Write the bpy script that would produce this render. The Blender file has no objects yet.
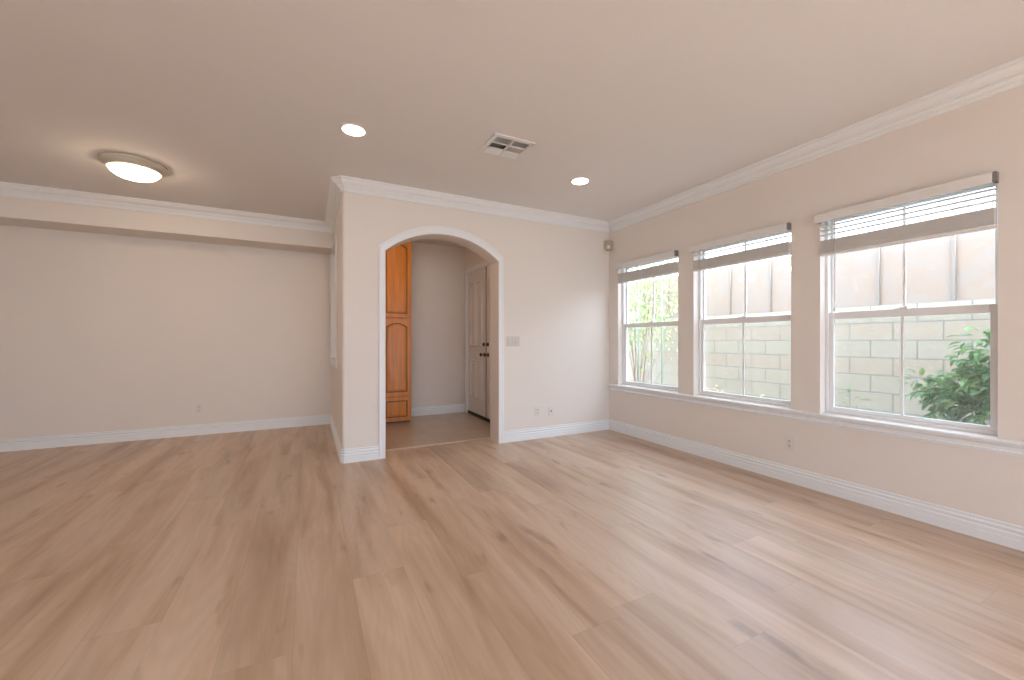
import bpy, bmesh, math, random
from mathutils import Vector, Matrix
random.seed(7)
SC = bpy.context.scene
COL = SC.collection

# ------------------------------------------------------------------ camera
F_PX, YAW, CAM_H = 400.8, math.radians(26.96), 1.1805
cam_d = bpy.data.cameras.new('camera'); cam = bpy.data.objects.new('camera', cam_d); COL.objects.link(cam)
cam.location = (0, 0, CAM_H); cam.rotation_euler = (math.pi / 2, 0, -YAW)
cam_d.sensor_width = 36; cam_d.lens = 36 * F_PX / 1024; cam_d.shift_y = 1 / 1024
cam_d.clip_start = 0.05
SC.camera = cam

# ------------------------------------------------------------------ world: bright overcast sky
W = bpy.data.worlds.new('world'); SC.world = W; W.use_nodes = True
bg = W.node_tree.nodes['Background']
bg.inputs['Color'].default_value = (0.66, 0.80, 1.0, 1); bg.inputs['Strength'].default_value = 9.6
# sun added for bounce light, from behind the house, falling through the rear sliding doors onto the floor behind the camera
sun_d = bpy.data.lights.new('sun', 'SUN'); sun_d.energy = 19; sun_d.angle = math.radians(1.5); sun_d.color = (1.0, 0.93, 0.82)
sun = bpy.data.objects.new('sun', sun_d); COL.objects.link(sun)
sun.rotation_euler = Vector((-0.06, 1.0, -0.80)).to_track_quat('-Z', 'Y').to_euler()

# ------------------------------------------------------------------ exposure
SC.view_settings.view_transform = 'Standard'; SC.view_settings.look = 'None'
SC.view_settings.gamma = 1; SC.view_settings.use_curve_mapping = False
SC.view_settings.exposure = -0.10

# ------------------------------------------------------------------ room dimensions (metres)
H = 2.74
XR, YB, YS, YW, XL = 3.592, 4.193, 5.862, 6.276, 0.295
YB2 = 4.425                       # back face of the arch wall
YREAR, XLEFT = -3.0, -3.9
ZSOF = 2.418
AX0, AX1, ASP, ATOP = 0.695, 1.955, 2.095, 2.33      # arch opening
XD, YF = 2.335, 6.322             # foyer: entrance wall, far wall
WINS = [(3.07, 4.02), (1.925, 2.875), (0.80, 1.713)] # window openings along the right wall
WZ0, WZ1 = 0.612, 2.16
TW_ = 0.16                        # outer wall thickness

# ------------------------------------------------------------------ helpers
def obj(name, bm, mats, parent=None, smooth=False):
    me = bpy.data.meshes.new(name)
    bmesh.ops.recalc_face_normals(bm, faces=bm.faces[:])
    bm.to_mesh(me); bm.free()
    for m in (mats if isinstance(mats, (list, tuple)) else [mats]): me.materials.append(m)
    if smooth:
        for p in me.polygons: p.use_smooth = True
    o = bpy.data.objects.new(name, me); COL.objects.link(o)
    if parent is not None: o.parent = parent
    return o
def smooth_angle(o, deg=35):
    me = o.data
    for p in me.polygons: p.use_smooth = True
    b = bmesh.new(); b.from_mesh(me)
    for e in b.edges:
        if len(e.link_faces) == 2 and e.calc_face_angle(0) > math.radians(deg): e.smooth = False
    b.to_mesh(me); b.free(); return o
def struct(name, bm, mats, parent=None, smooth=False):
    o = obj(name, bm, mats, parent, smooth)
    if parent is None: o['kind'] = 'structure'
    return o
def empty(name, loc=(0, 0, 0), kind=None):
    o = bpy.data.objects.new(name, None); COL.objects.link(o); o.location = loc; o.empty_display_size = 0.05
    if kind: o['kind'] = kind
    return o
def tag(o, label, cat, group=None):
    o['label'] = label; o['category'] = cat
    if group: o['group'] = group
    return o
def B(): return bmesh.new()
def box(bm, x0, x1, y0, y1, z0, z1, bev=0, mi=0, seg=2):
    g = bmesh.ops.create_cube(bm, size=1)
    vs = g['verts']
    for v in vs:
        v.co = Vector(((x0 + x1) / 2 + v.co.x * (x1 - x0), (y0 + y1) / 2 + v.co.y * (y1 - y0), (z0 + z1) / 2 + v.co.z * (z1 - z0)))
    fs = list({f for v in vs for f in v.link_faces})
    for f in fs: f.material_index = mi
    if bev:
        es = list({e for v in vs for e in v.link_edges})
        bmesh.ops.bevel(bm, geom=es, offset=bev, segments=seg, affect='EDGES', profile=0.5)
    return vs
def lathe(bm, prof, centre=(0, 0, 0), n=48, axis='z', mi=0, cap=True):
    """prof: list of (radius, height); revolved about an axis through centre"""
    rings = []
    for r, h in prof:
        ring = []
        for k in range(n):
            a = 2 * math.pi * k / n
            p = (r * math.cos(a), r * math.sin(a), h)
            if axis == 'x': p = (h, p[0], p[1])
            elif axis == 'y': p = (p[0], h, p[1])
            ring.append(bm.verts.new(Vector(centre) + Vector(p)))
        rings.append(ring)
    for a, b in zip(rings, rings[1:]):
        for k in range(n):
            f = bm.faces.new((a[k], a[(k + 1) % n], b[(k + 1) % n], b[k])); f.material_index = mi
    if cap:
        for ring in (rings[0], rings[-1]):
            f = bm.faces.new(ring); f.material_index = mi
def tube(bm, pts, r, n=8, mi=0):
    pts = [Vector(p) for p in pts]; rings = []
    for i, p in enumerate(pts):
        d = (pts[min(i + 1, len(pts) - 1)] - pts[max(i - 1, 0)]).normalized()
        u = d.cross(Vector((0, 0, 1)))
        if u.length < 1e-3: u = Vector((1, 0, 0))
        u.normalize(); w = d.cross(u)
        rr = r[i] if isinstance(r, (list, tuple)) else r
        rings.append([bm.verts.new(p + u * rr * math.cos(2 * math.pi * k / n) + w * rr * math.sin(2 * math.pi * k / n)) for k in range(n)])
    for a, b in zip(rings, rings[1:]):
        for k in range(n):
            f = bm.faces.new((a[k], a[(k + 1) % n], b[(k + 1) % n], b[k])); f.material_index = mi
    bm.faces.new(rings[0]).material_index = mi; bm.faces.new(rings[-1]).material_index = mi
def prism_z(bm, pts, z0, z1, mi=0):
    a = [bm.verts.new((x, y, z0)) for x, y in pts]; b = [bm.verts.new((x, y, z1)) for x, y in pts]
    n = len(pts)
    for k in range(n): bm.faces.new((a[k], a[(k + 1) % n], b[(k + 1) % n], b[k])).material_index = mi
    bm.faces.new(a).material_index = mi; bm.faces.new(b).material_index = mi
def strip_prism_y(bm, lower, upper, y0, y1, mi=0):
    """region between two equally long (x,z) polylines, extruded in y"""
    vf = [[bm.verts.new((x, y, z)) for x, z in l] for y in (y0, y1) for l in (lower, upper)]
    n = len(lower)
    for k in range(n - 1):
        for q in ((vf[0][k], vf[0][k+1], vf[1][k+1], vf[1][k]), (vf[2][k], vf[2][k+1], vf[3][k+1], vf[3][k]),
                  (vf[0][k], vf[0][k+1], vf[2][k+1], vf[2][k]), (vf[1][k], vf[1][k+1], vf[3][k+1], vf[3][k])):
            bm.faces.new(q).material_index = mi
    for k in (0, n - 1): bm.faces.new((vf[0][k], vf[1][k], vf[3][k], vf[2][k])).material_index = mi
def offset_dirs(path, closed):
    n = len(path); out = []
    for i in range(n):
        p = Vector(path[i])
        a = Vector(path[i - 1]) if (i > 0 or closed) else None
        b = Vector(path[(i + 1) % n]) if (i < n - 1 or closed) else None
        ns = []
        if a is not None: d = (p - a).normalized(); ns.append(Vector((-d.y, d.x)))
        if b is not None: d = (b - p).normalized(); ns.append(Vector((-d.y, d.x)))
        if len(ns) == 1: out.append(ns[0])
        else:
            m = (ns[0] + ns[1]).normalized(); out.append(m / max(m.dot(ns[0]), 0.2))
    return out
def moulding(bm, path, prof, i0, i1, closed=False):
    """sweep prof [(offset into room, z)] along path points i0..i1 with mitres from the whole path"""
    od = offset_dirs(path, closed); n = len(path); rows = []
    for i in range(i0, i1 + 1):
        p = Vector(path[i % n]); d = od[i % n]
        rows.append([bm.verts.new((p.x + d.x * o, p.y + d.y * o, z)) for o, z in prof])
    m = len(prof)
    for a, b in zip(rows, rows[1:]):
        for k in range(m): bm.faces.new((a[k], a[(k + 1) % m], b[(k + 1) % m], b[k]))
    bm.faces.new(rows[0]); bm.faces.new(rows[-1])

# ------------------------------------------------------------------ materials
def mat(name, color=(0.8, 0.8, 0.8), rough=0.5, metal=0.0, spec=0.5, emis=None, estr=0):
    m = bpy.data.materials.new(name); m.use_nodes = True
    b = m.node_tree.nodes['Principled BSDF']
    b.inputs['Base Color'].default_value = (*color, 1); b.inputs['Roughness'].default_value = rough
    b.inputs['Metallic'].default_value = metal; b.inputs['Specular IOR Level'].default_value = spec
    if emis: b.inputs['Emission Color'].default_value = (*emis, 1); b.inputs['Emission Strength'].default_value = estr
    return m
class NT:
    def __init__(s, m): s.t = m.node_tree; s.b = s.t.nodes.get('Principled BSDF')
    def n(s, typ, **kw):
        nd = s.t.nodes.new(typ)
        for k, v in kw.items(): setattr(nd, k, v)
        return nd
    def l(s, a, b): s.t.links.new(a, b)
    def val(s, sock, v):
        if hasattr(v, 'is_linked') or isinstance(v, bpy.types.NodeSocket): s.l(v, sock)
        else: sock.default_value = v
    def math(s, op, a, b=None, c=None):
        nd = s.n('ShaderNodeMath', operation=op)
        s.val(nd.inputs[0], a)
        if b is not None: s.val(nd.inputs[1], b)
        if c is not None: s.val(nd.inputs[2], c)
        return nd.outputs[0]
    def comb(s, x, y, z):
        nd = s.n('ShaderNodeCombineXYZ')
        for i, v in enumerate((x, y, z)): s.val(nd.inputs[i], v)
        return nd.outputs[0]
    def noise(s, vec, scale, detail=3, rough=0.5, dist=0.0):
        nd = s.n('ShaderNodeTexNoise'); s.l(vec, nd.inputs['Vector'])
        nd.inputs['Scale'].default_value = scale; nd.inputs['Detail'].default_value = detail
        nd.inputs['Roughness'].default_value = rough; nd.inputs['Distortion'].default_value = dist
        return nd.outputs['Fac']
    def ramp(s, fac, stops):
        nd = s.n('ShaderNodeValToRGB'); s.l(fac, nd.inputs[0]); e = nd.color_ramp.elements
        while len(e) < len(stops): e.new(0.5)
        for el, (p, c) in zip(e, stops): el.position = p; el.color = (*c, 1)
        return nd.outputs[0]
    def mix(s, fac, a, b, typ='MIX'):
        nd = s.n('ShaderNodeMix', data_type='RGBA', blend_type=typ)
        s.val(nd.inputs[0], fac)
        for i, v in ((6, a), (7, b)):
            if isinstance(v, tuple): nd.inputs[i].default_value = (*v, 1)
            else: s.l(v, nd.inputs[i])
        return nd.outputs[2]
    def bump(s, h, strength, dist):
        nd = s.n('ShaderNodeBump'); s.l(h, nd.inputs['Height'])
        nd.inputs['Strength'].default_value = strength; nd.inputs['Distance'].default_value = dist
        s.l(nd.outputs[0], s.b.inputs['Normal'])

def paint_mat(name, color, rough, bump=0.15, scale=220):
    m = mat(name, color, rough, spec=0.3); t = NT(m)
    tc = t.n('ShaderNodeTexCoord').outputs['Object']
    t.bump(t.noise(tc, scale, 2), bump, 0.001)
    t.l(t.mix(t.noise(tc, 0.8, 2), tuple(c * 0.985 for c in color), tuple(min(1, c * 1.015) for c in color)), t.b.inputs['Base Color'])
    return m
M_WALL = paint_mat('wall_paint', (0.825, 0.745, 0.675), 0.7)
M_CEIL = paint_mat('ceiling_paint', (0.83, 0.785, 0.755), 0.85, 0.3, 120)
M_TRIM = paint_mat('white_trim_paint', (0.87, 0.86, 0.855), 0.38, 0.0)
M_DOOR = paint_mat('door_paint', (0.74, 0.68, 0.63), 0.4, 0.03)
M_VINYL = mat('white_vinyl', (0.86, 0.85, 0.84), 0.35)
M_BLIND = mat('faux_wood_blind', (0.80, 0.76, 0.72), 0.5)
M_CORD = mat('blind_cord', (0.62, 0.55, 0.50), 0.8)
M_PLATE = mat('wall_plate_plastic', (0.77, 0.72, 0.65), 0.35)
M_ALMOND = mat('almond_plastic', (0.68, 0.61, 0.54), 0.35)
M_DARK = mat('dark_slot', (0.03, 0.028, 0.026), 0.6)
M_BRASS = mat('aged_bronze_hardware', (0.11, 0.075, 0.05), 0.32, 0.9)
M_NICKEL = mat('brushed_beige_metal', (0.66, 0.61, 0.50), 0.4, 0.3)
M_SENSOR = mat('aged_ivory_plastic', (0.42, 0.35, 0.26), 0.45)
M_LENS = mat('sensor_lens', (0.80, 0.76, 0.68), 0.25)
M_CANLENS = mat('recessed_lamp_lens', (1, 1, 1), 0.4, emis=(1.0, 0.86, 0.70), estr=22)
M_BOWL = mat('lit_glass_bowl', (1, 0.97, 0.92), 0.25, emis=(1.0, 0.80, 0.58), estr=34)
M_BOWL_DIM = mat('added_foyer_bowl', (1, 0.97, 0.92), 0.25, emis=(1.0, 0.74, 0.48), estr=15)
M_RUBBER = mat('black_threshold_rubber', (0.02, 0.018, 0.017), 0.5)
M_METALW = mat('white_enamel_metal', (0.80, 0.78, 0.76), 0.4)
M_BRACKET = mat('grey_metal_bracket', (0.27, 0.245, 0.23), 0.45, 0.5)

def wood_floor():
    m = mat('pale_oak_planks', rough=0.36, spec=1.0); t = NT(m)
    tc = t.n('ShaderNodeTexCoord').outputs['Object']; sp = t.n('ShaderNodeSeparateXYZ'); t.l(tc, sp.inputs[0])
    x, y = sp.outputs[0], sp.outputs[1]
    PW, PL = 0.2485, 1.52
    xs = t.math('DIVIDE', t.math('ADD', x, 0.053 + 40 * PW), PW)
    col = t.math('FLOOR', xs); fx = t.math('FRACT', xs)
    wn = t.n('ShaderNodeTexWhiteNoise', noise_dimensions='1D'); t.l(col, wn.inputs['W'])
    ys = t.math('ADD', t.math('DIVIDE', t.math('ADD', y, 20.0), PL), t.math('MULTIPLY', wn.outputs['Value'], 7.31))
    row = t.math('FLOOR', ys); fy = t.math('FRACT', ys)
    wn2 = t.n('ShaderNodeTexWhiteNoise', noise_dimensions='2D'); t.l(t.comb(col, row, 0.0), wn2.inputs['Vector'])
    r1 = wn2.outputs['Value']; sc = t.n('ShaderNodeSeparateColor'); t.l(wn2.outputs['Color'], sc.inputs[0])
    r2 = sc.outputs[1]; r3 = sc.outputs[2]
    gx = t.math('ADD', x, t.math('MULTIPLY', r2, 37.0)); gy = t.math('ADD', y, t.math('MULTIPLY', r3, 53.0))
    # broad cloudy figure, stretched along the board
    v_broad = t.comb(t.math('MULTIPLY', gx, 7.0), t.math('MULTIPLY', gy, 0.65), r1)
    b1 = t.noise(v_broad, 1.0, 3, 0.55, 0.6)
    b2 = t.noise(t.comb(t.math('MULTIPLY', x, 6.0), t.math('MULTIPLY', y, 0.8), 0.0), 1.0, 3, 0.55, 0.5)
    broad = t.math('ADD', t.math('MULTIPLY', b1, 0.5), t.math('MULTIPLY', b2, 0.5))
    # cathedral rings
    warp = t.noise(t.comb(t.math('MULTIPLY', gx, 4.0), t.math('MULTIPLY', gy, 0.55), r2), 1.0, 1, 0.4)
    ringv = t.math('ADD', t.math('MULTIPLY', warp, 26.0), t.math('MULTIPLY', gx, 5.0))
    rings = t.math('ADD', t.math('MULTIPLY', t.math('SINE', t.math('MULTIPLY', ringv, 6.283)), 0.5), 0.5)
    fine = t.noise(t.comb(t.math('MULTIPLY', gx, 160.0), t.math('MULTIPLY', gy, 5.0), r1), 1.0, 3, 0.6)
    streak = t.noise(t.comb(t.math('MULTIPLY', gx, 28.0), t.math('MULTIPLY', gy, 1.1), r3), 1.0, 3, 0.6)
    # knots: sparse dark smears
    kn = t.noise(t.comb(t.math('MULTIPLY', gx, 9.0), t.math('MULTIPLY', gy, 2.6), r2), 1.0, 2, 0.5)
    knot = t.n('ShaderNodeMapRange', clamp=True); t.l(kn, knot.inputs[0]); knot.inputs[1].default_value = 0.65; knot.inputs[2].default_value = 0.76
    base = t.ramp(broad, [(0.30, (0.360, 0.210, 0.118)), (0.44, (0.555, 0.370, 0.238)), (0.54, (0.670, 0.485, 0.345)), (0.68, (0.690, 0.530, 0.405))])
    tone = t.math('ADD', t.math('MULTIPLY', r1, 0.16), 0.92)
    tn = t.n('ShaderNodeCombineColor'); [t.l(tone, tn.inputs[i]) for i in range(3)]
    c = t.mix(1.0, base, tn.outputs[0], 'MULTIPLY')
    c = t.mix(t.math('MULTIPLY', rings, 0.10), c, (0.36, 0.24, 0.16))
    c = t.mix(t.math('MULTIPLY', t.math('SUBTRACT', streak, 0.35), 0.38), c, (0.34, 0.22, 0.14))
    c = t.mix(t.math('MULTIPLY', fine, 0.14), c, (0.30, 0.20, 0.14))
    c = t.mix(t.math('MULTIPLY', knot.outputs[0], 0.55), c, (0.24, 0.145, 0.085))
    # seams
    dx = t.math('MULTIPLY', t.math('MINIMUM', fx, t.math('SUBTRACT', 1.0, fx)), PW)
    dy = t.math('MULTIPLY', t.math('MINIMUM', fy, t.math('SUBTRACT', 1.0, fy)), PL)
    seam = t.math('LESS_THAN', t.math('MINIMUM', dx, dy), 0.0011)
    c = t.mix(t.math('MULTIPLY', seam, 0.28), c, (0.22, 0.14, 0.09))
    t.l(c, t.b.inputs['Base Color'])
    t.l(t.math('ADD', t.math('MULTIPLY', streak, 0.12), 0.32), t.b.inputs['Roughness'])
    t.bump(t.math('SUBTRACT', t.math('MULTIPLY', fine, 0.3), seam), 0.25, 0.0012)
    return m
M_FLOOR = wood_floor()

def tile_mat():
    m = mat('travertine_tile', rough=0.22); t = NT(m)
    tc = t.n('ShaderNodeTexCoord').outputs['Object']
    br = t.n('ShaderNodeTexBrick', offset=0.0, squash=1.0); t.l(tc, br.inputs['Vector'])
    br.inputs['Scale'].default_value = 1; br.inputs['Brick Width'].default_value = 0.45; br.inputs['Row Height'].default_value = 0.45
    br.inputs['Mortar Size'].default_value = 0.004; br.inputs['Mortar Smooth'].default_value = 0.2
    br.inputs['Color1'].default_value = (0.60, 0.48, 0.375, 1); br.inputs['Color2'].default_value = (0.66, 0.54, 0.43, 1)
    br.inputs['Mortar'].default_value = (0.52, 0.41, 0.32, 1)
    n = t.noise(tc, 5, 5, 0.6, 0.8)
    c = t.mix(t.math('MULTIPLY', n, 0.85), br.outputs['Color'], (0.50, 0.365, 0.26))
    t.l(c, t.b.inputs['Base Color'])
    t.l(t.math('ADD', t.math('MULTIPLY', n, 0.2), 0.04), t.b.inputs['Roughness'])
    return m
M_TILE = tile_mat()

def cabinet_mat():
    m = mat('honey_maple', rough=0.32); t = NT(m)
    tc = t.n('ShaderNodeTexCoord').outputs['Object']; mp = t.n('ShaderNodeMapping'); t.l(tc, mp.inputs[0])
    mp.inputs['Scale'].default_value = (22, 22, 1.6)
    n = t.noise(mp.outputs[0], 1.0, 4, 0.6, 0.5); n2 = t.noise(tc, 3.0, 2)
    c = t.ramp(n, [(0.3, (0.60, 0.19, 0.018)), (0.55, (0.78, 0.27, 0.030)), (0.75, (0.86, 0.34, 0.048))])
    c = t.mix(t.math('MULTIPLY', n2, 0.3), c, (0.48, 0.17, 0.03))
    t.l(c, t.b.inputs['Base Color']); return m
M_MAPLE = cabinet_mat()
M_GLAZE_SHADE = mat('dark_glaze_and_seam_shade', (0.17, 0.055, 0.014), 0.4)

def block_mat():
    m = mat('concrete_block', rough=0.95, spec=0.1); t = NT(m)
    tc = t.n('ShaderNodeTexCoord').outputs['Object']; sp = t.n('ShaderNodeSeparateXYZ'); t.l(tc, sp.inputs[0])
    y, z = sp.outputs[1], sp.outputs[2]
    zz = t.math('ADD', z, 0.203 * 10 - 0.986)               # a joint at z = 0.986
    yy = t.math('ADD', y, 0.406 * 30 - 2.089)
    br = t.n('ShaderNodeTexBrick', offset=0.5); t.l(t.comb(yy, zz, 0.0), br.inputs['Vector'])
    for k, v in (('Scale', 1), ('Brick Width', 0.406), ('Row Height', 0.203), ('Mortar Size', 0.007), ('Mortar Smooth', 0.3)): br.inputs[k].default_value = v
    br.inputs['Color1'].default_value = (0.524, 0.470, 0.365, 1); br.inputs['Color2'].default_value = (0.567, 0.500, 0.388, 1)
    br.inputs['Mortar'].default_value = (0.343, 0.309, 0.249, 1)
    row = t.math('FLOOR', t.math('DIVIDE', zz, 0.203))
    pink = t.math('ADD', t.math('COMPARE', row, 11.0, 0.3), t.math('COMPARE', row, 9.0, 0.3))
    c = t.mix(t.math('MULTIPLY', pink, 0.5), br.outputs['Color'], (0.551, 0.414, 0.316))
    c = t.mix(t.math('MULTIPLY', t.noise(tc, 3.0, 4, 0.7), 0.35), c, (0.446, 0.384, 0.301))
    c = t.mix(br.outputs['Fac'], c, (0.264, 0.273, 0.236))
    t.l(c, t.b.inputs['Base Color']); t.bump(t.noise(tc, 90, 3), 0.4, 0.004)
    return m
M_BLOCK = block_mat()
def fence_mat():
    m = mat('cream_fence_board', rough=0.8, spec=0.2); t = NT(m)
    tc = t.n('ShaderNodeTexCoord').outputs['Object']
    c = t.ramp(t.noise(tc, 1.6, 3, 0.5, 2.5), [(0.35, (0.378, 0.312, 0.265)), (0.6, (0.396, 0.298, 0.231)), (0.75, (0.401, 0.332, 0.284))])  # peach middle stop paints sunlit swirls into the board colour
    t.l(c, t.b.inputs['Base Color']); return m
M_FENCE = fence_mat()
M_BATTEN = mat('grey_batten', (0.312, 0.262, 0.221), 0.8)
def soil():
    m = mat('garden_soil', rough=1, spec=0.05); t = NT(m); tc = t.n('ShaderNodeTexCoord').outputs['Object']
    t.l(t.ramp(t.noise(tc, 4, 5, 0.7), [(0.3, (0.13, 0.10, 0.08)), (0.7, (0.26, 0.23, 0.19))]), t.b.inputs['Base Color']); return m
M_SOIL = soil()
def leaf_mat(name, a, b, rough=0.35):
    m = mat(name, a, rough); t = NT(m)
    at = t.n('ShaderNodeAttribute', attribute_name='tone')
    t.l(t.mix(at.outputs['Fac'], a, b), t.b.inputs['Base Color'])
    t.b.inputs['Transmission Weight'].default_value = 0.0
    tr = t.n('ShaderNodeBsdfTranslucent'); t.l(t.mix(at.outputs['Fac'], a, b), tr.inputs[0])
    mx = t.n('ShaderNodeMixShader'); mx.inputs[0].default_value = 0.3
    out = t.t.nodes['Material Output']; t.l(t.b.outputs[0], mx.inputs[1]); t.l(tr.outputs[0], mx.inputs[2]); t.l(mx.outputs[0], out.inputs[0])
    return m
M_LEAF = leaf_mat('glossy_green_leaf', (0.105, 0.26, 0.095), (0.33, 0.50, 0.15), 0.28)
M_LEAFY = leaf_mat('yellow_green_leaf', (0.30, 0.42, 0.20), (0.60, 0.62, 0.26), 0.5)
M_LEAFL = leaf_mat('pale_green_leaf', (0.18, 0.32, 0.16), (0.28, 0.42, 0.20), 0.5)
M_LEAFC = leaf_mat('cream_leaf', (0.42, 0.40, 0.24), (0.55, 0.42, 0.32), 0.5)
M_STEM = mat('brown_stem', (0.16, 0.10, 0.07), 0.8)
M_STAKE = mat('green_coated_stake', (0.14, 0.24, 0.20), 0.5)
def thin_glass(name, tint, refl):
    m = bpy.data.materials.new(name); m.use_nodes = True; t = NT(m); nd = m.node_tree.nodes; nd.remove(nd['Principled BSDF'])
    tr = t.n('ShaderNodeBsdfTransparent'); tr.inputs[0].default_value = (*tint, 1)
    gl = t.n('ShaderNodeBsdfGlossy'); gl.inputs['Roughness'].default_value = 0.02
    lw = t.n('ShaderNodeLayerWeight'); lw.inputs[0].default_value = 0.5
    fr = t.math('ADD', t.math('MULTIPLY', t.math('POWER', lw.outputs['Facing'], 5.0), 0.95), 0.04)
    mx = t.n('ShaderNodeMixShader'); t.l(t.math('MULTIPLY', fr, refl), mx.inputs[0])
    t.l(tr.outputs[0], mx.inputs[1]); t.l(gl.outputs[0], mx.inputs[2]); t.l(mx.outputs[0], nd['Material Output'].inputs[0])
    return m
M_GLASS = thin_glass('window_glass', (0.93, 0.94, 0.94), 0.9)
def screen_mat():
    m = bpy.data.materials.new('hazy_screen_mesh'); m.use_nodes = True; t = NT(m); nd = m.node_tree.nodes; nd.remove(nd['Principled BSDF'])
    tr = t.n('ShaderNodeBsdfTransparent'); df = t.n('ShaderNodeBsdfDiffuse'); df.inputs[0].default_value = (0.55, 0.55, 0.54, 1)
    mx = t.n('ShaderNodeMixShader'); mx.inputs[0].default_value = 0.16  # screen put in to lay haze over the view outside
    t.l(tr.outputs[0], mx.inputs[1]); t.l(df.outputs[0], mx.inputs[2]); t.l(mx.outputs[0], nd['Material Output'].inputs[0]); return m
M_SCREEN = screen_mat()

# ================================================================== SHELL
bm = B()
box(bm, XLEFT, XR, YREAR, YB, -0.05, 0)
box(bm, XLEFT, XL, YB, YW, -0.05, 0)
box(bm, AX0, AX1, YB, 4.455, -0.05, 0)
struct('floor', bm, M_FLOOR)
bm = B(); box(bm, XL + 0.125, XD + 0.002, 4.475, YF, -0.05, 0)
struct('floor_foyer', bm, M_TILE)
bm = B(); box(bm, XLEFT - 0.15, XR + TW_, YREAR - 0.15, YF + 0.15, -0.25, -0.051)  # unseen slab added under the floors to stop light leaking in
struct('light_block_slab', bm, mat('light_block_concrete', (0.4, 0.39, 0.37), 0.9))
bm = B(); box(bm, AX0 - 0.1, AX1 + 0.1, 4.450, 4.485, -0.03, 0.006, 0.003)
struct('trim_1', bm, mat('beige_threshold_strip', (0.62, 0.49, 0.36), 0.4))
bm = B(); box(bm, XLEFT - 0.15, XR + 0.15, YREAR - 0.15, YF + 0.2, H, H + 0.15)
struct('ceiling', bm, M_CEIL)
bm = B(); box(bm, XLEFT, XL, YS, YW, ZSOF, H)
struct('ceiling_soffit', bm, M_WALL)

# right wall with three window openings (and one further back, out of the picture)
TW = 0.16
def wall_x(bm, x0, x1, ys, ye, openings):
    """slab in x with openings [(y0,y1,z0,z1)]"""
    ops = sorted(openings); cur = ys
    for a, b, c, d in ops:
        box(bm, x0, x1, cur, a, 0, H)
        if c > 0: box(bm, x0, x1, a, b, 0, c)
        if d < H: box(bm, x0, x1, a, b, d, H)
        cur = b
    box(bm, x0, x1, cur, ye, 0, H)
def wall_y(bm, y0, y1, xs, xe, openings):
    ops = sorted(openings); cur = xs
    for a, b, c, d in ops:
        box(bm, cur, a, y0, y1, 0, H)
        if c > 0: box(bm, a, b, y0, y1, 0, c)
        if d < H: box(bm, a, b, y0, y1, d, H)
        cur = b
    box(bm, cur, xe, y0, y1, 0, H)
bm = B(); wall_x(bm, XR, XR + TW, YREAR, YB2, [(a, b, WZ0, WZ1) for a, b in WINS])
struct('wall_right', bm, M_WALL)
REAR_OPEN = [(-3.0, -0.9, 0.0, 2.15), (0.2, 2.7, 0.0, 2.15)]
bm = B(); wall_y(bm, YREAR - 0.15, YREAR, XLEFT - 0.15, XR + TW, REAR_OPEN)
struct('wall_rear', bm, M_WALL)
bm = B(); wall_x(bm, XLEFT - 0.15, XLEFT, YREAR, YW + 0.15, [])
struct('wall_left', bm, M_WALL)
bm = B(); box(bm, XLEFT, XL + 0.125, YW, YW + 0.15, 0, H)
struct('wall_far', bm, M_WALL)

# arch wall, with bullnose corner on the left
def arch_pts(x0, x1, zs, zt, n=32):
    hw = (x1 - x0) / 2; s = zt - zs; R = (hw * hw + s * s) / (2 * s); cx = (x0 + x1) / 2; cz = zt - R
    return [(x0 + 2 * hw * k / n, cz + math.sqrt(max(0, R * R - (x0 + 2 * hw * k / n - cx) ** 2))) for k in range(n + 1)]
bm = B()
R0 = 0.028
cor = [(XL + R0 - R0 * math.cos(a), YB + R0 - R0 * math.sin(a)) for a in [math.pi / 2 * k / 8 for k in range(9)]]
prism_z(bm, cor + [(AX0, YB), (AX0, YB2), (XL, YB2)], 0, H)
lo = arch_pts(AX0, AX1, ASP, ATOP); strip_prism_y(bm, lo, [(x, H) for x, z in lo], YB, YB2)
box(bm, AX1, XR, YB, YB2, 0, H)
o = struct('wall_back', bm, M_WALL); smooth_angle(o, 20)
# short side wall of the foyer box with a cased pass-through opening
OY0, OY1, OZ0, OZ1 = 5.08, 6.14, 0.93, 2.40
bm = B(); wall_x(bm, XL, XL + 0.125, YB2, YW, [(OY0, OY1, OZ0, OZ1)])
struct('wall_side', bm, M_WALL)
bm = B()                         # casing of the pass-through
cw = 0.06
for a, b, c, d in ((OY0 - cw, OY0, OZ0 - cw, OZ1 + 0.0), (OY1, OY1 + cw, OZ0 - cw, OZ1), (OY0, OY1, OZ0 - cw, OZ0)):
    box(bm, XL - 0.016, XL, a, b, c, d, 0.003)
box(bm, XL - 0.016, XL, OY0 - cw, YS, OZ1, OZ1 + 0.016, 0.002)
box(bm, XL, XL + 0.125, OY0, OY0 + 0.012, OZ0, OZ1); box(bm, XL, XL + 0.125, OY1 - 0.012, OY1, OZ0, OZ1)
box(bm, XL, XL + 0.125, OY0, OY1, OZ0, OZ0 + 0.012); box(bm, XL, XL + 0.125, OY0, OY1, OZ1 - 0.012, OZ1)
struct('trim_2', bm, M_TRIM)
# foyer
bm = B(); box(bm, XL + 0.125, XD + 0.15, YF, YF + 0.15, 0, H)
struct('wall_foyer_far', bm, M_WALL)
DY0, DYM, DY1, DZ = 4.62, 5.455, 6.216, 2.29
bm = B(); wall_x(bm, XD, XD + 0.15, YB2, YF, [(DY0, DY1, 0.0, DZ)])
struct('wall_foyer_right', bm, M_WALL)

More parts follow.
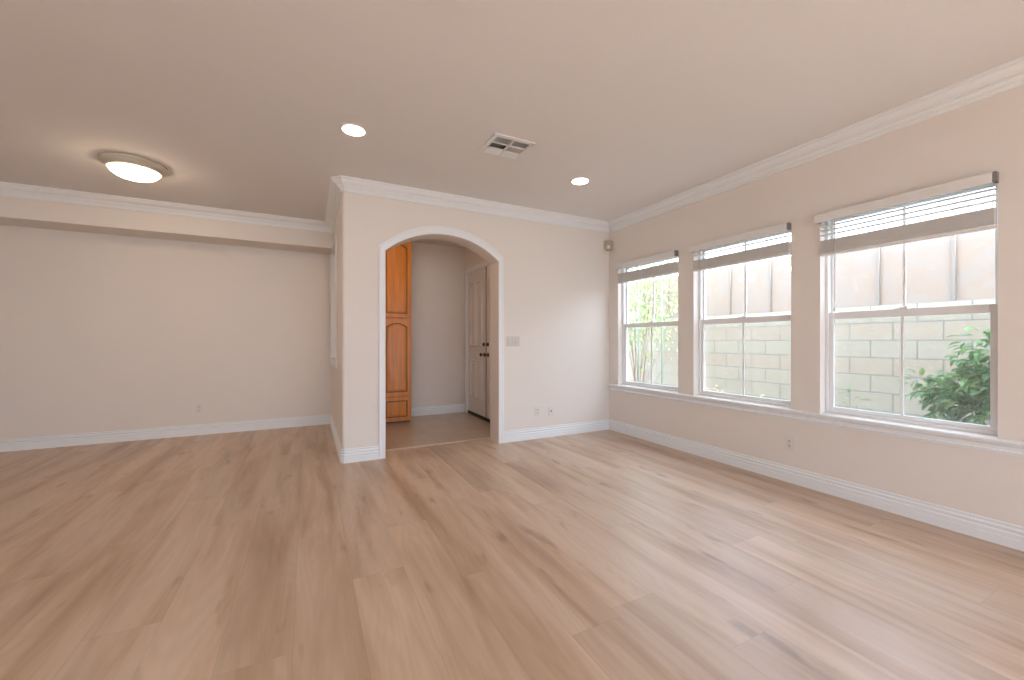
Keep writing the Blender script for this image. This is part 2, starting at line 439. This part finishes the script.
# arch casing
bm = B(); cwid = 0.064; y0, y1 = YB - 0.02, YB
lo = arch_pts(AX0, AX1, ASP, ATOP, 40)
hw = (AX1 - AX0) / 2; s_ = ATOP - ASP; RR = (hw * hw + s_ * s_) / (2 * s_); cx = (AX0 + AX1) / 2; cz = ATOP - RR
up = []
for k in range(41):
    x = AX0 - cwid + (2 * hw + 2 * cwid) * k / 40
    up.append((x, cz + 0.020 + math.sqrt((RR + cwid) ** 2 - (x - cx) ** 2)))
def ring_prof(bm, inner, outer, prof):
    """sweep a small casing profile between inner and outer polylines; prof [(t,y)]"""
    rows = [[bm.verts.new((a[0] + (b[0] - a[0]) * t, y, a[1] + (b[1] - a[1]) * t)) for t, y in prof] for a, b in zip(inner, outer)]
    m = len(prof)
    for a, b in zip(rows, rows[1:]):
        for k in range(m): bm.faces.new((a[k], a[(k + 1) % m], b[(k + 1) % m], b[k]))
    bm.faces.new(rows[0]); bm.faces.new(rows[-1])
inner = [(AX0, 0)] + lo + [(AX1, 0)]; outer = [(AX0 - cwid, 0)] + up + [(AX1 + cwid, 0)]
ring_prof(bm, inner, outer, [(0, y1), (0, y0 + 0.006), (0.10, y0 + 0.003), (0.62, y0 + 0.003), (0.70, y0), (0.92, y0), (1, y0 + 0.004), (1, y1)])
struct('trim_3', bm, M_TRIM)

# mouldings
CH = 0.022
PATH = [(XR, YREAR), (XR, YB), (XL + CH, YB), (XL, YB + CH), (XL, YS), (XLEFT, YS), (XLEFT, YREAR)]
CROWN = [(0, H), (0.104, H), (0.104, H - 0.011), (0.097, H - 0.015), (0.089, H - 0.016), (0.087, H - 0.026), (0.078, H - 0.038), (0.060, H - 0.051), (0.045, H - 0.058),
         (0.046, H - 0.066), (0.034, H - 0.068), (0.032, H - 0.076), (0.024, H - 0.086), (0.024, H - 0.094), (0.015, H - 0.096), (0.014, H - 0.110), (0.010, H - 0.115), (0, H - 0.116)]
bm = B(); moulding(bm, PATH, CROWN, 0, len(PATH), closed=True); struct('trim_4', bm, M_TRIM)
BASE = [(0, 0), (0.019, 0), (0.019, 0.052), (0.016, 0.056), (0.018, 0.061), (0.018, 0.080), (0.010, 0.086), (0.010, 0.091), (0.015, 0.096), (0.015, 0.106), (0.006, 0.112), (0.005, 0.118), (0.009, 0.123), (0.008, 0.131), (0, 0.133)]
BP = [(XR, YREAR), (XR, YB), (AX1 + cwid, YB)]
bm = B(); moulding(bm, BP, BASE, 0, 1); struct('baseboard_right', bm, M_TRIM)
bm = B(); moulding(bm, BP, BASE, 1, 2)
BL = [(AX0 - cwid, YB), (XL + CH, YB), (XL, YB + CH), (XL, YW), (XLEFT, YW), (XLEFT, YREAR)]
moulding(bm, BL, BASE, 0, 1); struct('baseboard_back', bm, M_TRIM)
bm = B(); moulding(bm, BL, BASE, 1, 3); struct('baseboard_side', bm, M_TRIM)
bm = B(); moulding(bm, BL, BASE, 3, 4); struct('baseboard_far', bm, M_TRIM)
bm = B(); moulding(bm, BL, BASE, 4, 5); struct('baseboard_left', bm, M_TRIM)
bm = B(); moulding(bm, [(XD, YF), (1.34, YF)], BASE, 0, 1); struct('baseboard_foyer', bm, M_TRIM)

# continuous window stool and apron
bm = B()
STOOL = [(0, 0.6125), (0.044, 0.6125), (0.048, 0.607), (0.048, 0.598), (0.043, 0.593), (0.026, 0.591), (0.027, 0.584), (0.019, 0.577), (0.012, 0.571), (0.011, 0.551), (0.018, 0.547), (0.018, 0.538), (0.012, 0.533), (0.011, 0.526), (0, 0.525)]
moulding(bm, [(XR, YREAR + 0.5), (XR, 4.15)], STOOL, 0, 1)
box(bm, XR - 0.046, XR, 4.149, 4.166, 0.594, 0.612, 0.003)
struct('trim_5', bm, M_TRIM)

# ================================================================== WINDOWS
def window(n, y0, y1):
    w = empty('window_%d' % n, (XR, (y0 + y1) / 2, WZ0), 'structure')
    def P(name, bm, m):
        o = obj(name, bm, m, w); o.location = -w.location; return o
    z0, z1 = WZ0, WZ1; xf = XR + 0.075
    bm = B(); f = 0.020                                      # outer frame
    for a, b, c, d in ((y0, y0 + f, z0, z1), (y1 - f, y1, z0, z1), (y0 + f, y1 - f, z0, z0 + 0.022), (y0 + f, y1 - f, z1 - f, z1)):
        box(bm, xf, xf + 0.075, a, b, c, d, 0.003)
    P('frame', bm, M_VINYL)
    def sash(name, x, a, b, c, d, st, top, bot):
        bm = B()
        for q in ((a, a + st, c, d), (b - st, b, c, d), (a + st, b - st, c, c + bot), (a + st, b - st, d - top, d)):
            box(bm, x, x + 0.026, *q, 0.003)
        s = P(name, bm, M_VINYL)
        bm = B(); box(bm, x + 0.011, x + 0.015, a + st - 0.004, b - st + 0.004, c + bot - 0.004, d - top + 0.004)
        g = obj('pane', bm, M_GLASS, s)
        bm = B(); ym = (a + b) / 2; box(bm, x + 0.008, x + 0.018, ym - 0.008, ym + 0.008, c + bot - 0.002, d - top + 0.002, 0.002)
        obj('muntin', bm, M_VINYL, s)
    sash('lower_sash', xf + 0.012, y0 + f, y1 - f, z0 + 0.022, 1.405, 0.030, 0.052, 0.030)
    sash('upper_sash', xf + 0.044, y0 + f, y1 - f, 1.360, z1 - f, 0.018, 0.020, 0.035)
    bm = B(); ym = (y0 + y1) / 2                              # cam lock on the meeting rail
    box(bm, xf + 0.010, xf + 0.040, ym - 0.032, ym + 0.032, 1.405, 1.412, 0.002)
    box(bm, xf + 0.012, xf + 0.024, ym - 0.028, ym - 0.006, 1.411, 1.424, 0.003)
    lathe(bm, [(0.010, 1.411), (0.010, 1.420), (0.006, 1.423)], (xf + 0.024, ym, 0), 16)
    P('sash_lock', bm, M_VINYL)
    bm = B(); box(bm, xf + 0.066, xf + 0.0665, y0 + f, y1 - f, z0 + 0.02, 1.39)
    P('hazy_insect_screen', bm, M_SCREEN)
    return w
for i, (a, b) in enumerate(WINS): window(i + 1, a, b)

# ================================================================== BLINDS
def blind(y0, y1, stack_lo, stack_hi, loose, label):
    r = empty('window_blind', (XR, (y0 + y1) / 2, WZ1)); tag(r, label, 'window blind', 'raised blinds on the three windows')
    def P(name, bm, m, par=None):
        o = obj(name, bm, m, r)
        o.location = -r.location; return o
    bm = B(); zt, zb = 2.166, 2.100                           # valance on the wall face, returns at its ends
    box(bm, XR - 0.052, XR - 0.040, y0 + 0.012, y1 + 0.016, zb, zt, 0.003)
    box(bm, XR - 0.042, XR - 0.001, y1 + 0.005, y1 + 0.016, zb, zt, 0.002)
    P('valance', bm, M_BLIND)
    bm = B(); box(bm, XR - 0.038, XR + 0.018, y0 + 0.004, y1 - 0.004, zb + 0.014, zt - 0.012, 0.003)
    P('headrail', bm, M_BLIND)
    for yy in (y0 - 0.004, y1 - 0.012):
        bm = B(); box(bm, XR - 0.046, XR + 0.0, yy, yy + 0.015, zb + 0.002, zt - 0.001, 0.002)
        P('bracket', bm, M_BRACKET)
    sx0, sx1 = XR - 0.024, XR + 0.026
    for k in range(loose):
        z = zb - (zb - stack_hi) * (k + 1) / (loose + 1) + 0.008
        bm = B(); box(bm, sx0, sx1, y0 + 0.008, y1 - 0.008, z - 0.0022, z + 0.0022)
        P('slat', bm, M_BLIND)
    bm = B(); z = stack_lo + 0.022; k = 0
    while z < stack_hi - 0.002:
        dx = random.uniform(-0.002, 0.002); tl = random.uniform(-0.0012, 0.0012)
        vs = box(bm, sx0 + dx, sx1 + dx, y0 + 0.008, y1 - 0.008, z, z + 0.0029)
        for v in vs:
            if v.co.y > (y0 + y1) / 2: v.co.z += tl
        z += 0.0044
    P('slat_stack', bm, M_BLIND)
    bm = B(); box(bm, sx0, sx1, y0 + 0.008, y1 - 0.008, stack_lo, stack_lo + 0.020, 0.003)
    P('bottom_rail', bm, M_BLIND)
    for yy in (y0 + 0.13, y1 - 0.13):
        bm = B()
        for xx in (sx0 - 0.002, sx1 + 0.002): tube(bm, [(xx, yy, zb + 0.02), (xx, yy, stack_lo + 0.01)], 0.0012, 6)
        P('ladder_cord', bm, M_BLIND)
    bm = B(); yc = y1 - 0.125
    tube(bm, [(XR - 0.056, yc, 2.11), (XR - 0.056, yc + 0.002, 1.44)], 0.0036, 8)
    lathe(bm, [(0.003, 1.44), (0.006, 1.43), (0.006, 1.405), (0.003, 1.40)], (XR - 0.056, yc + 0.002, 0), 12)
    P('tilt_wand', bm, M_CORD)
    return r
blind(*WINS[0], 1.925, 2.046, 0, 'raised white slatted blind on the far window nearest the room corner, no loose slats')
blind(*WINS[1], 1.903, 2.012, 1, 'raised white slatted blind on the middle window, one loose slat above its stack')
blind(*WINS[2], 1.845, 1.962, 3, 'raised white slatted blind on the near right window, three loose slats above its stack')

# ================================================================== CEILING FIXTURES
def downlight(x, y, label):
    r = empty('recessed_light', (x, y, H)); tag(r, label, 'ceiling light', 'recessed ceiling lights')
    bm = B(); lathe(bm, [(0.078, 0.0), (0.100, 0.0), (0.100, -0.003), (0.094, -0.006), (0.082, -0.007), (0.077, -0.004), (0.078, 0.0)], n=56, cap=False)
    obj('trim_ring', bm, M_METALW, r, True)
    bm = B(); lathe(bm, [(0.0775, -0.001), (0.0775, -0.0035), (0.05, -0.006), (0.02, -0.007), (0.001, -0.0072)], n=56)
    obj('lens', bm, M_CANLENS, r, True)
    return r
downlight(0.300, 3.172, 'round white recessed ceiling light above the left side of the archway')
downlight(2.364, 3.181, 'round white recessed ceiling light nearest the window corner')
def flush_light(x, y, label, bowl=None):
    r = empty('flush_ceiling_light', (x, y, H)); tag(r, label, 'ceiling light')
    bm = B(); lathe(bm, [(0.190, 0.0), (0.226, 0.0), (0.227, -0.012), (0.222, -0.020), (0.212, -0.024), (0.211, -0.034), (0.204, -0.040), (0.196, -0.043), (0.194, -0.054), (0.186, -0.062), (0.176, -0.066), (0.170, -0.062), (0.170, -0.02)], n=72, cap=False)
    obj('metal_rim', bm, M_NICKEL, r, True)
    bm = B(); pr = [(0.1695, -0.050)]
    for k in range(1, 13):
        a = math.pi / 2 * k / 12; pr.append((0.168 * math.cos(a) + 0.001, -0.058 - 0.078 * math.sin(a)))
    lathe(bm, pr, n=72); obj('glass_bowl', bm, bowl or M_BOWL, r, True)
    return r
flush_light(-1.362, 4.655, 'round flush ceiling light with glowing glass bowl and beige metal rim')
flush_light(1.0, 5.05, 'unseen foyer ceiling light added to light the space behind the archway', M_BOWL_DIM)  # unseen lamp added to give the foyer warm light

# air vent
r = empty('ceiling_vent', (1.42, 2.893, H)); tag(r, 'square white air vent grille in the ceiling between the two recessed lights', 'air vent')
hx, hy = 0.175, 0.168
bm = B()
def ringbox(bm, x0, x1, y0, y1, z0, z1, w, bev=0.002):
    for a, b, c, d in ((x0, x0 + w, y0, y1), (x1 - w, x1, y0, y1), (x0 + w, x1 - w, y0, y0 + w), (x0 + w, x1 - w, y1 - w, y1)):
        box(bm, a, b, c, d, z0, z1, bev)
ringbox(bm, -hx, hx, -hy, hy, -0.012, 0, 0.032)
obj('frame', bm, M_METALW, r)
bm = B(); box(bm, -hx + 0.03, hx - 0.03, -hy + 0.03, hy - 0.03, -0.0015, 0); obj('duct_backing', bm, M_DARK, r)
bm = B()
box(bm, -0.006, 0.006, -hy + 0.03, hy - 0.03, -0.013, -0.001, 0.001)
for yy in (-0.045, 0.048): box(bm, -hx + 0.03, hx - 0.03, yy - 0.005, yy + 0.005, -0.013, -0.001, 0.001)
obj('divider', bm, M_METALW, r)
def louvres(bm, x0, x1, y0, y1, along, n, tilt):
    for k in range(n):
        t_ = (k + 0.5) / n
        vs = box(bm, -0.5, 0.5, -0.5, 0.5, -0.5, 0.5)
        if along == 'x': S = ((x1 - x0) / 2 * 2, 0.013, 0.0012); c = ((x0 + x1) / 2, y0 + (y1 - y0) * t_, -0.0075); M = Matrix.Rotation(tilt, 3, 'X')
        else: S = (0.013, (y1 - y0), 0.0012); c = (x0 + (x1 - x0) * t_, (y0 + y1) / 2, -0.0075); M = Matrix.Rotation(tilt, 3, 'Y')
        for v in vs: v.co = M @ Vector((v.co.x * S[0], v.co.y * S[1], v.co.z * S[2])) + Vector(c)
q0, q1 = -hx + 0.032, hx - 0.032; p0, p1 = -hy + 0.032, hy - 0.032
for (a, b, c, d, al, n, tl) in ((q0, -0.006, p0, -0.05, 'x', 7, 0.7), (0.006, q1, p0, -0.05, 'x', 7, 0.7),
                               (q0, -0.006, -0.04, 0.043, 'y', 7, -0.8), (0.006, q1, -0.04, 0.043, 'y', 9, 0.95),
                               (q0, -0.006, 0.053, p1, 'x', 7, -0.7), (0.006, q1, 0.053, p1, 'x', 7, -0.7)):
    bm = B(); louvres(bm, a, b, c, d, al, n, tl); obj('louvre_bank', bm, M_METALW, r)

# motion sensor in the corner
r = empty('motion_sensor', (XR - 0.052, YB - 0.052, 2.44)); r.rotation_euler = (0, 0, math.radians(-45))
tag(r, 'small ivory motion sensor mounted high in the room corner', 'motion sensor')
bm = B(); box(bm, -0.046, 0.046, -0.030, 0.034, -0.064, 0.064, 0.018, seg=4); obj('housing', bm, M_SENSOR, r, True)
bm = B(); box(bm, -0.017, 0.017, -0.037, -0.022, -0.045, 0.0, 0.007, seg=4); obj('lens', bm, M_LENS, r, True)
bm = B(); box(bm, -0.02, 0.02, 0.028, 0.045, -0.03, 0.04, 0.003); obj('mount', bm, M_SENSOR, r)

# ================================================================== WALL PLATES
def plate(kind, loc, rz, label, w=0.076, h=0.120):
    """built facing -Y, then turned"""
    r = empty({'outlet': 'wall_outlet', 'switch': 'light_switch', 'jack': 'cable_jack'}[kind], loc); r.rotation_euler = (0, 0, rz)
    tag(r, label, {'outlet': 'wall outlet', 'switch': 'light switch', 'jack': 'wall jack'}[kind])
    mp_ = M_ALMOND if kind == 'switch' else M_PLATE
    bm = B(); box(bm, -w / 2, w / 2, -0.006, 0, -h / 2, h / 2, 0.0025); obj('cover_plate', bm, mp_, r)
    if kind == 'outlet':
        for zz in (0.020, -0.020):
            bm = B(); box(bm, -0.017, 0.017, -0.009, -0.005, zz - 0.014, zz + 0.014, 0.002, 0)
            for xx in (-0.007, 0.006): box(bm, xx - 0.0016, xx + 0.0016, -0.0096, -0.0085, zz - 0.002, zz + 0.008, 0, 1)
            box(bm, -0.0025, 0.0025, -0.0096, -0.0085, zz - 0.010, zz - 0.005, 0, 1)
            obj('socket', bm, [M_PLATE, M_DARK], r)
    elif kind == 'switch':
        for xx in (-0.046, 0.0, 0.046):
            bm = B(); vs = box(bm, xx - 0.0165, xx + 0.0165, -0.011, -0.005, -0.034, 0.034, 0.0015); obj('rocker', bm, mp_, r)
    else:
        bm = B(); lathe(bm, [(0.0085, -0.005), (0.0085, -0.010), (0.005, -0.010), (0.005, -0.016), (0.001, -0.016)], n=20, axis='y'); obj('coax_socket', bm, M_DARK, r)
    return r
plate('switch', (2.146, YB, 1.178), 0, 'three-gang light switch plate on the wall just right of the archway', 0.176, 0.118)
plate('outlet', (2.480, YB, 0.330), 0, 'left of the two low wall plates right of the archway, a double outlet')
plate('jack', (2.673, YB, 0.318), 0, 'right of the two low wall plates right of the archway, a cable jack')
plate('outlet', (XR, 1.936, 0.324), math.radians(-90), 'white outlet low on the window wall below the middle window')
plate('outlet', (-1.222, YW, 0.332), 0, 'white outlet low on the far left wall below the soffit')

# ================================================================== FRONT DOORS
def rect(a, b, c, d, n=10, sag=0.0):
    pts = [(a, c), (b, c), (b, d - sag)]
    for k in range(1, n): t_ = k / n; pts.append((b + (a - b) * t_, d - sag + sag * (1 - (2 * t_ - 1) ** 2)))
    pts.append((a, d - sag)); return pts
def loops(bm, spec, mapf, fill=True):
    """spec: [(points, depth, material index of the band leading to it)]"""
    prev = None
    for pts, dep, mi in spec:
        ring = [bm.verts.new(mapf(u, v, dep)) for u, v in pts]
        if prev:
            n = len(ring)
            for k in range(n): bm.faces.new((prev[k], prev[(k + 1) % n], ring[(k + 1) % n], ring[k])).material_index = mi
        prev = ring
    if fill: bm.faces.new(prev).material_index = spec[-1][2]
def leaf(n, y0, y1, knob_y, has_lever, label_parts=None):
    """door leaf lying in the plane x = XD+0.03, face towards -X"""
    d = empty('door_%d' % n, (XD + 0.05, (y0 + y1) / 2, 0), 'structure')
    def P(name, bm, m, sm=False):
        o = obj(name, bm, m, d, sm); o.location = -d.location; return o
    xf = XD + 0.012; za, zb = 0.045, DZ - 0.008
    bm = B(); box(bm, xf, xf + 0.044, y0 + 0.003, y1 - 0.003, za, zb, 0.002); P('slab', bm, M_DOOR)
    wcol = (y1 - y0); c1 = (y0 + 0.135, y0 + 0.135 + 0.21); c2 = (y1 - 0.135 - 0.21, y1 - 0.135)
    for (a, b) in (c1, c2):
        for (c, e, sg) in ((1.10, 2.115, 0.03), (0.285, 0.885, 0.0)):
            bm = B()
            def R(i, s=sg): return rect(a + i, b - i, c + i, e - i, 10, s)
            loops(bm, [(R(0), 0.0, 0), (R(0.007), 0.020, 0), (R(0.020), 0.022, 0), (R(0.026), 0.001, 0), (R(0.036), 0.001, 0), (R(0.056), 0.011, 0)],
                  lambda u, v, dp: (xf - dp, u, v))
            P('panel', bm, M_DOOR)
    if has_lever:
        bm = B(); lathe(bm, [(0.001, 0.0), (0.031, 0.0), (0.031, -0.006), (0.024, -0.012), (0.012, -0.014), (0.011, -0.036), (0.020, -0.042), (0.028, -0.052), (0.028, -0.062), (0.020, -0.071), (0.001, -0.074)], (xf, knob_y, 0.977), 28, 'x')
        P('knob', bm, M_BRASS, True)
        bm = B(); lathe(bm, [(0.001, 0.0), (0.030, 0.0), (0.030, -0.008), (0.022, -0.015), (0.001, -0.016)], (xf, knob_y, 1.130), 28, 'x'); box(bm, xf - 0.030, xf - 0.014, knob_y - 0.006, knob_y + 0.006, 1.110, 1.150, 0.002)
        P('deadbolt', bm, M_BRASS, True)
    bm = B(); box(bm, xf - 0.012, xf + 0.03, y0 + 0.004, y1 - 0.004, 0.012, za + 0.004, 0.003); P('door_sweep', bm, M_RUBBER)
    return d
leaf(1, DYM + 0.002, DY1 - 0.012, DYM + 0.075, True)
leaf(2, DY0 + 0.012, DYM - 0.002, DYM - 0.075, True)
bm = B(); box(bm, XD + 0.004, XD + 0.014, DYM - 0.010, DYM + 0.003, 0.05, DZ - 0.01, 0.001)
o = struct('trim_6', bm, mat('leaf_gap_shade', (0.20, 0.12, 0.08), 0.5))  # dark strip painted for the shade in the gap between the leaves
bm = B(); box(bm, XD + 0.001, XD + 0.15, DY0, DY1, -0.05, 0.012); box(bm, XD + 0.06, XD + 0.15, DY0, DY1, 0.0, 0.060); struct('trim_7', bm, M_RUBBER)  # taller rear box added to stop light leaking under the doors
bm = B()        # casing and jamb
for a, b, c, d in ((DY1, DY1 + 0.070, 0, DZ + 0.07), (DY0 - 0.07, DY0, 0, DZ + 0.07), (DY0, DY1, DZ, DZ + 0.07)):
    box(bm, XD - 0.016, XD, a, b, c, d, 0.004)
for a, b, c, d in ((DY1 - 0.011, DY1, 0, DZ), (DY0, DY0 + 0.011, 0, DZ), (DY0, DY1, DZ - 0.007, DZ)):
    box(bm, XD, XD + 0.10, a, b, c, d)
struct('trim_8', bm, M_TRIM)

# ================================================================== PANTRY CABINET
CX0, CX1, CY = 0.488, 1.338, 5.86
r = empty('pantry_cabinet', ((CX0 + CX1) / 2, (CY + YF) / 2, 0))
tag(r, 'tall honey-stained wooden pantry cabinet standing in the foyer behind the arch', 'cabinet')
def P(name, bm, m, par=None):
    o = obj(name, bm, m, par or r)
    if par is None: o.location = -r.location
    return o
CTOP = 2.70
bm = B(); box(bm, CX0, CX1, CY + 0.001, YF - 0.002, 0.03, CTOP, 0.002); P('carcass', bm, M_MAPLE)
bm = B(); box(bm, CX0 + 0.01, CX1 - 0.01, CY + 0.06, YF - 0.002, 0.0, 0.031); P('toe_kick', bm, M_GLAZE_SHADE)
bm = B(); box(bm, CX0 - 0.015, CX1 + 0.015, CY - 0.02, YF - 0.002, CTOP - 0.03, CTOP + 0.03, 0.008); P('cornice', bm, M_MAPLE)
def cab_front(name, a, b, c, d, sag):
    bm = B(); yf = CY - 0.020; N = 14; sw = 0.054
    mp = lambda u, v, dp: (u, yf + dp, v)
    def O(i, s): return rect(a + i, b - i, c + i, d - i, N, s)
    loops(bm, [(O(0, 0), 0.0195, 1), (O(0, 0), 0.003, 1), (O(0.004, 0), 0.0, 0), (O(sw, sag), 0.0, 0), (O(sw + 0.003, sag), 0.008, 1),  # outer edges dark as well, painting the shade of the door seams
               (O(sw + 0.013, sag), 0.009, 1), (O(sw + 0.036, sag * 0.8), 0.003, 0)], mp)
    bm.faces.new([bm.verts.new(mp(u, v, 0.0195)) for u, v in O(0, 0)])
    return P(name, bm, [M_MAPLE, M_GLAZE_SHADE])
for a, b in ((0.500, 0.916), (0.922, 1.332)):
    cab_front('upper_door', a, b, 1.517, 2.632, 0.06)
    cab_front('lower_door', a, b, 0.395, 1.494, 0.06)
    cab_front('drawer', a, b, 0.036, 0.380, 0.0)

# ================================================================== OUTSIDE
GZ = -0.15
bm = B(); box(bm, -7, XR + TW, YREAR - 7, YREAR - 0.15, GZ, -0.03); struct('bounce_slab', bm, mat('bounce_concrete', (0.50, 0.48, 0.45), 0.9))  # unseen pale slab added to bounce sunlight up to the ceiling
# unseen tall block added at the back of the side yard to keep the sun off it
bm = B(); box(bm, XR + TW, 8.5, YREAR - 3.2, YREAR - 0.7, GZ, 5.2, 0.01); struct('sun_block_wall', bm, M_WALL)
bm = B(); box(bm, XR + TW, 14, -12, 16, GZ - 0.1, GZ); box(bm, -12, XR + TW, -12, YREAR - 0.15, GZ - 0.1, GZ); struct('ground', bm, M_SOIL)
bm = B(); box(bm, 5.9, 6.06, -3, 11, GZ, 1.595, 0.004)
o = obj('block_wall', bm, M_BLOCK); tag(o, 'concrete block garden wall outside the windows', 'garden wall')
r = empty('fence', (5.95, 4, 1.595)); tag(r, 'cream board fence rising above the concrete block garden wall', 'fence')
bm = B(); box(bm, 5.96, 5.985, -3, 11, 1.595, 2.36, 0.003); o = obj('board_panel', bm, M_FENCE, r); o.location = -r.location
y = 4.089 - 0.617 * 11
while y < 10.9:
    bm = B(); box(bm, 5.935, 5.962, y - 0.014, y + 0.014, 1.60, 2.36, 0.003); o = obj('batten', bm, M_BATTEN, r); o.location = -r.location
    y += 0.617

def leafmesh(bm, lay, p, d, up, L, Wd, tone):
    d = d.normalized(); s = d.cross(up)
    if s.length < 0.01: s = Vector((1, 0, 0))
    s.normalize(); nrm = s.cross(d)
    mid = [p + d * (L * t_) - nrm * (0.10 * L * (2 * t_ - 0.6) ** 2) for t_ in (0, 0.3, 0.62, 1.0)]
    wd = (0.25, 1.0, 0.8, 0.0)
    c = [bm.verts.new(m) for m in mid]
    l = [bm.verts.new(mid[i] + s * (Wd * wd[i] / 2) + nrm * (0.15 * Wd)) for i in range(3)]
    r_ = [bm.verts.new(mid[i] - s * (Wd * wd[i] / 2) + nrm * (0.15 * Wd)) for i in range(3)]
    fs = []
    for i in range(2):
        fs += [bm.faces.new((c[i], c[i+1], l[i+1], l[i])), bm.faces.new((c[i], r_[i], r_[i+1], c[i+1]))]
    fs += [bm.faces.new((c[2], c[3], l[2])), bm.faces.new((c[2], r_[2], c[3]))]
    for f in fs:
        for lp in f.loops: lp[lay] = (tone, tone, tone, 1)
def plant(name, base, blobs, n, L, Wd, m, label, cat, stems=True, droop=0.2, smin=0.45, stem_every=9):
    rt = empty(name, base); tag(rt, label, cat)
    bm = B(); lay = bm.loops.layers.color.new('tone')
    tot = sum(b[3] * b[4] * b[5] for b in blobs); sb = B()
    for (cx_, cy_, cz_, rx, ry, rz) in blobs:
        k = max(6, int(n * (rx * ry * rz) / tot))
        for i in range(k):
            v = Vector((random.gauss(0, 1), random.gauss(0, 1), random.gauss(0, 1))).normalized()
            rr = random.uniform(smin, 1.0)
            p = Vector((cx_ + v.x * rx * rr, cy_ + v.y * ry * rr, cz_ + v.z * rz * rr))
            d = v + Vector((random.uniform(-.8, .8), random.uniform(-.8, .8), random.uniform(-.8, .4) - droop))
            sc = random.uniform(0.65, 1.2)
            leafmesh(bm, lay, p, d, Vector((random.uniform(-.4, .4), random.uniform(-.4, .4), 1)), L * sc, Wd * sc, random.random() ** 1.4)
            if i % stem_every == 0:
                b0 = Vector((base[0] + random.uniform(-.05, .05), base[1] + random.uniform(-.05, .05), base[2]))
                md = (b0 + p) / 2 + Vector((0, 0, 0.12)); tube(sb, [b0, (b0 + md) / 2 + Vector((0, 0, .03)), md, p], [0.011, 0.008, 0.005, 0.002], 6)
    inv = -Vector(base)
    o = obj('foliage', bm, m, rt); o.location = inv
    o = obj('stem', sb, M_STEM, rt); o.location = inv
    return rt
plant('leafy_shrub', (4.75, 0.85, GZ), [(4.72, 1.00, 0.62, 0.36, 0.46, 0.36), (4.74, 1.00, 1.06, 0.30, 0.30, 0.30), (4.66, 1.46, 0.84, 0.16, 0.17, 0.10), (4.68, 1.30, 0.72, 0.2, 0.2, 0.12), (4.72, 1.15, 0.86, 0.25, 0.25, 0.18), (4.72, 1.30, 0.42, 0.2, 0.22, 0.12), (4.8, 0.7, 0.8, 0.4, 0.35, 0.45)],
      2400, 0.088, 0.048, M_LEAF, 'dense glossy dark green shrub outside the near right window', 'shrub', stem_every=40)
plant('pale_fern', (5.2, 2.12, GZ), [(5.2, 2.16, 0.50, 0.12, 0.14, 0.18), (5.2, 2.05, 0.40, 0.12, 0.20, 0.08), (5.2, 1.95, 0.3, 0.2, 0.25, 0.2)],
      90, 0.075, 0.024, M_LEAFL, 'light green fern-like plant low outside the left half of the near right window', 'plant')
plant('pale_fern', (5.2, 3.10, GZ), [(5.2, 3.10, 0.42, 0.12, 0.16, 0.08), (5.2, 3.05, 0.2, 0.2, 0.25, 0.18)],
      80, 0.075, 0.024, M_LEAFL, 'small light green plant low outside the right half of the middle window', 'plant')
plant('variegated_shrub', (5.2, 3.82, GZ), [(5.2, 3.78, 0.42, 0.11, 0.12, 0.13), (5.2, 3.78, 0.15, 0.2, 0.2, 0.15)],
      110, 0.06, 0.034, M_LEAFC, 'small cream and yellow shrub low outside the left corner of the middle window', 'shrub')
plant('young_tree', (5.25, 5.35, GZ), [(5.2, 4.85, 1.85, 0.35, 0.42, 0.50), (5.25, 5.45, 1.65, 0.35, 0.45, 0.45), (5.3, 5.25, 2.45, 0.45, 0.75, 0.40), (5.15, 5.55, 1.25, 0.18, 0.28, 0.2), (5.15, 4.95, 1.15, 0.16, 0.2, 0.28), (5.15, 5.15, 0.95, 0.1, 0.22, 0.12), (5.3, 5.9, 2.1, 0.35, 0.5, 0.5), (5.05, 5.35, 1.22, 0.2, 0.40, 0.2), (5.05, 4.62, 1.28, 0.2, 0.26, 0.2), (5.1, 4.45, 1.05, 0.12, 0.12, 0.2), (5.0, 5.0, 0.80, 0.08, 0.12, 0.08)],
      1800, 0.075, 0.034, M_LEAFY, 'yellow-green leafy young tree outside the far window', 'tree', droop=0.7, stem_every=260)
for yy, lb in ((5.30, 'right'), (4.78, 'left')):
    pass
for (xx, yy, lb) in ((4.72, 4.807, 'slim green garden stake left of the far window centre bar'), (4.72, 4.329, 'slim green garden stake right of the far window centre bar')):
    bm = B(); tube(bm, [(xx, yy, GZ - 0.02), (xx, yy, 2.4)], 0.010, 10)
    lathe(bm, [(0.001, 2.425), (0.011, 2.42), (0.013, 2.40), (0.010, 2.39)], (xx, yy, 0), 10)
    o = obj('garden_stake', bm, M_STAKE, None, True); tag(o, lb, 'stake', 'garden stakes')

# rear sliding doors (behind the camera, they bring in the daylight from the back of the room)
for i, (a, b, c, d) in enumerate(REAR_OPEN):
    w = empty('window_%d' % (i + 4), ((a + b) / 2, YREAR - 0.08, 0), 'structure')
    bm = B()
    for x0, x1, z0, z1 in ((a, a + 0.05, 0, d), (b - 0.05, b, 0, d), (a, b, 0, 0.04), (a, b, d - 0.05, d), ((a + b) / 2 - 0.04, (a + b) / 2 + 0.04, 0.04, d - 0.05)):
        box(bm, x0, x1, YREAR - 0.11, YREAR - 0.05, z0, z1, 0.003)
    o = obj('frame', bm, M_VINYL, w); o.location = -w.location
    bm = B(); box(bm, a + 0.05, b - 0.05, YREAR - 0.082, YREAR - 0.078, 0.04, d - 0.05)
    o = obj('pane', bm, M_GLASS, w); o.location = -w.location
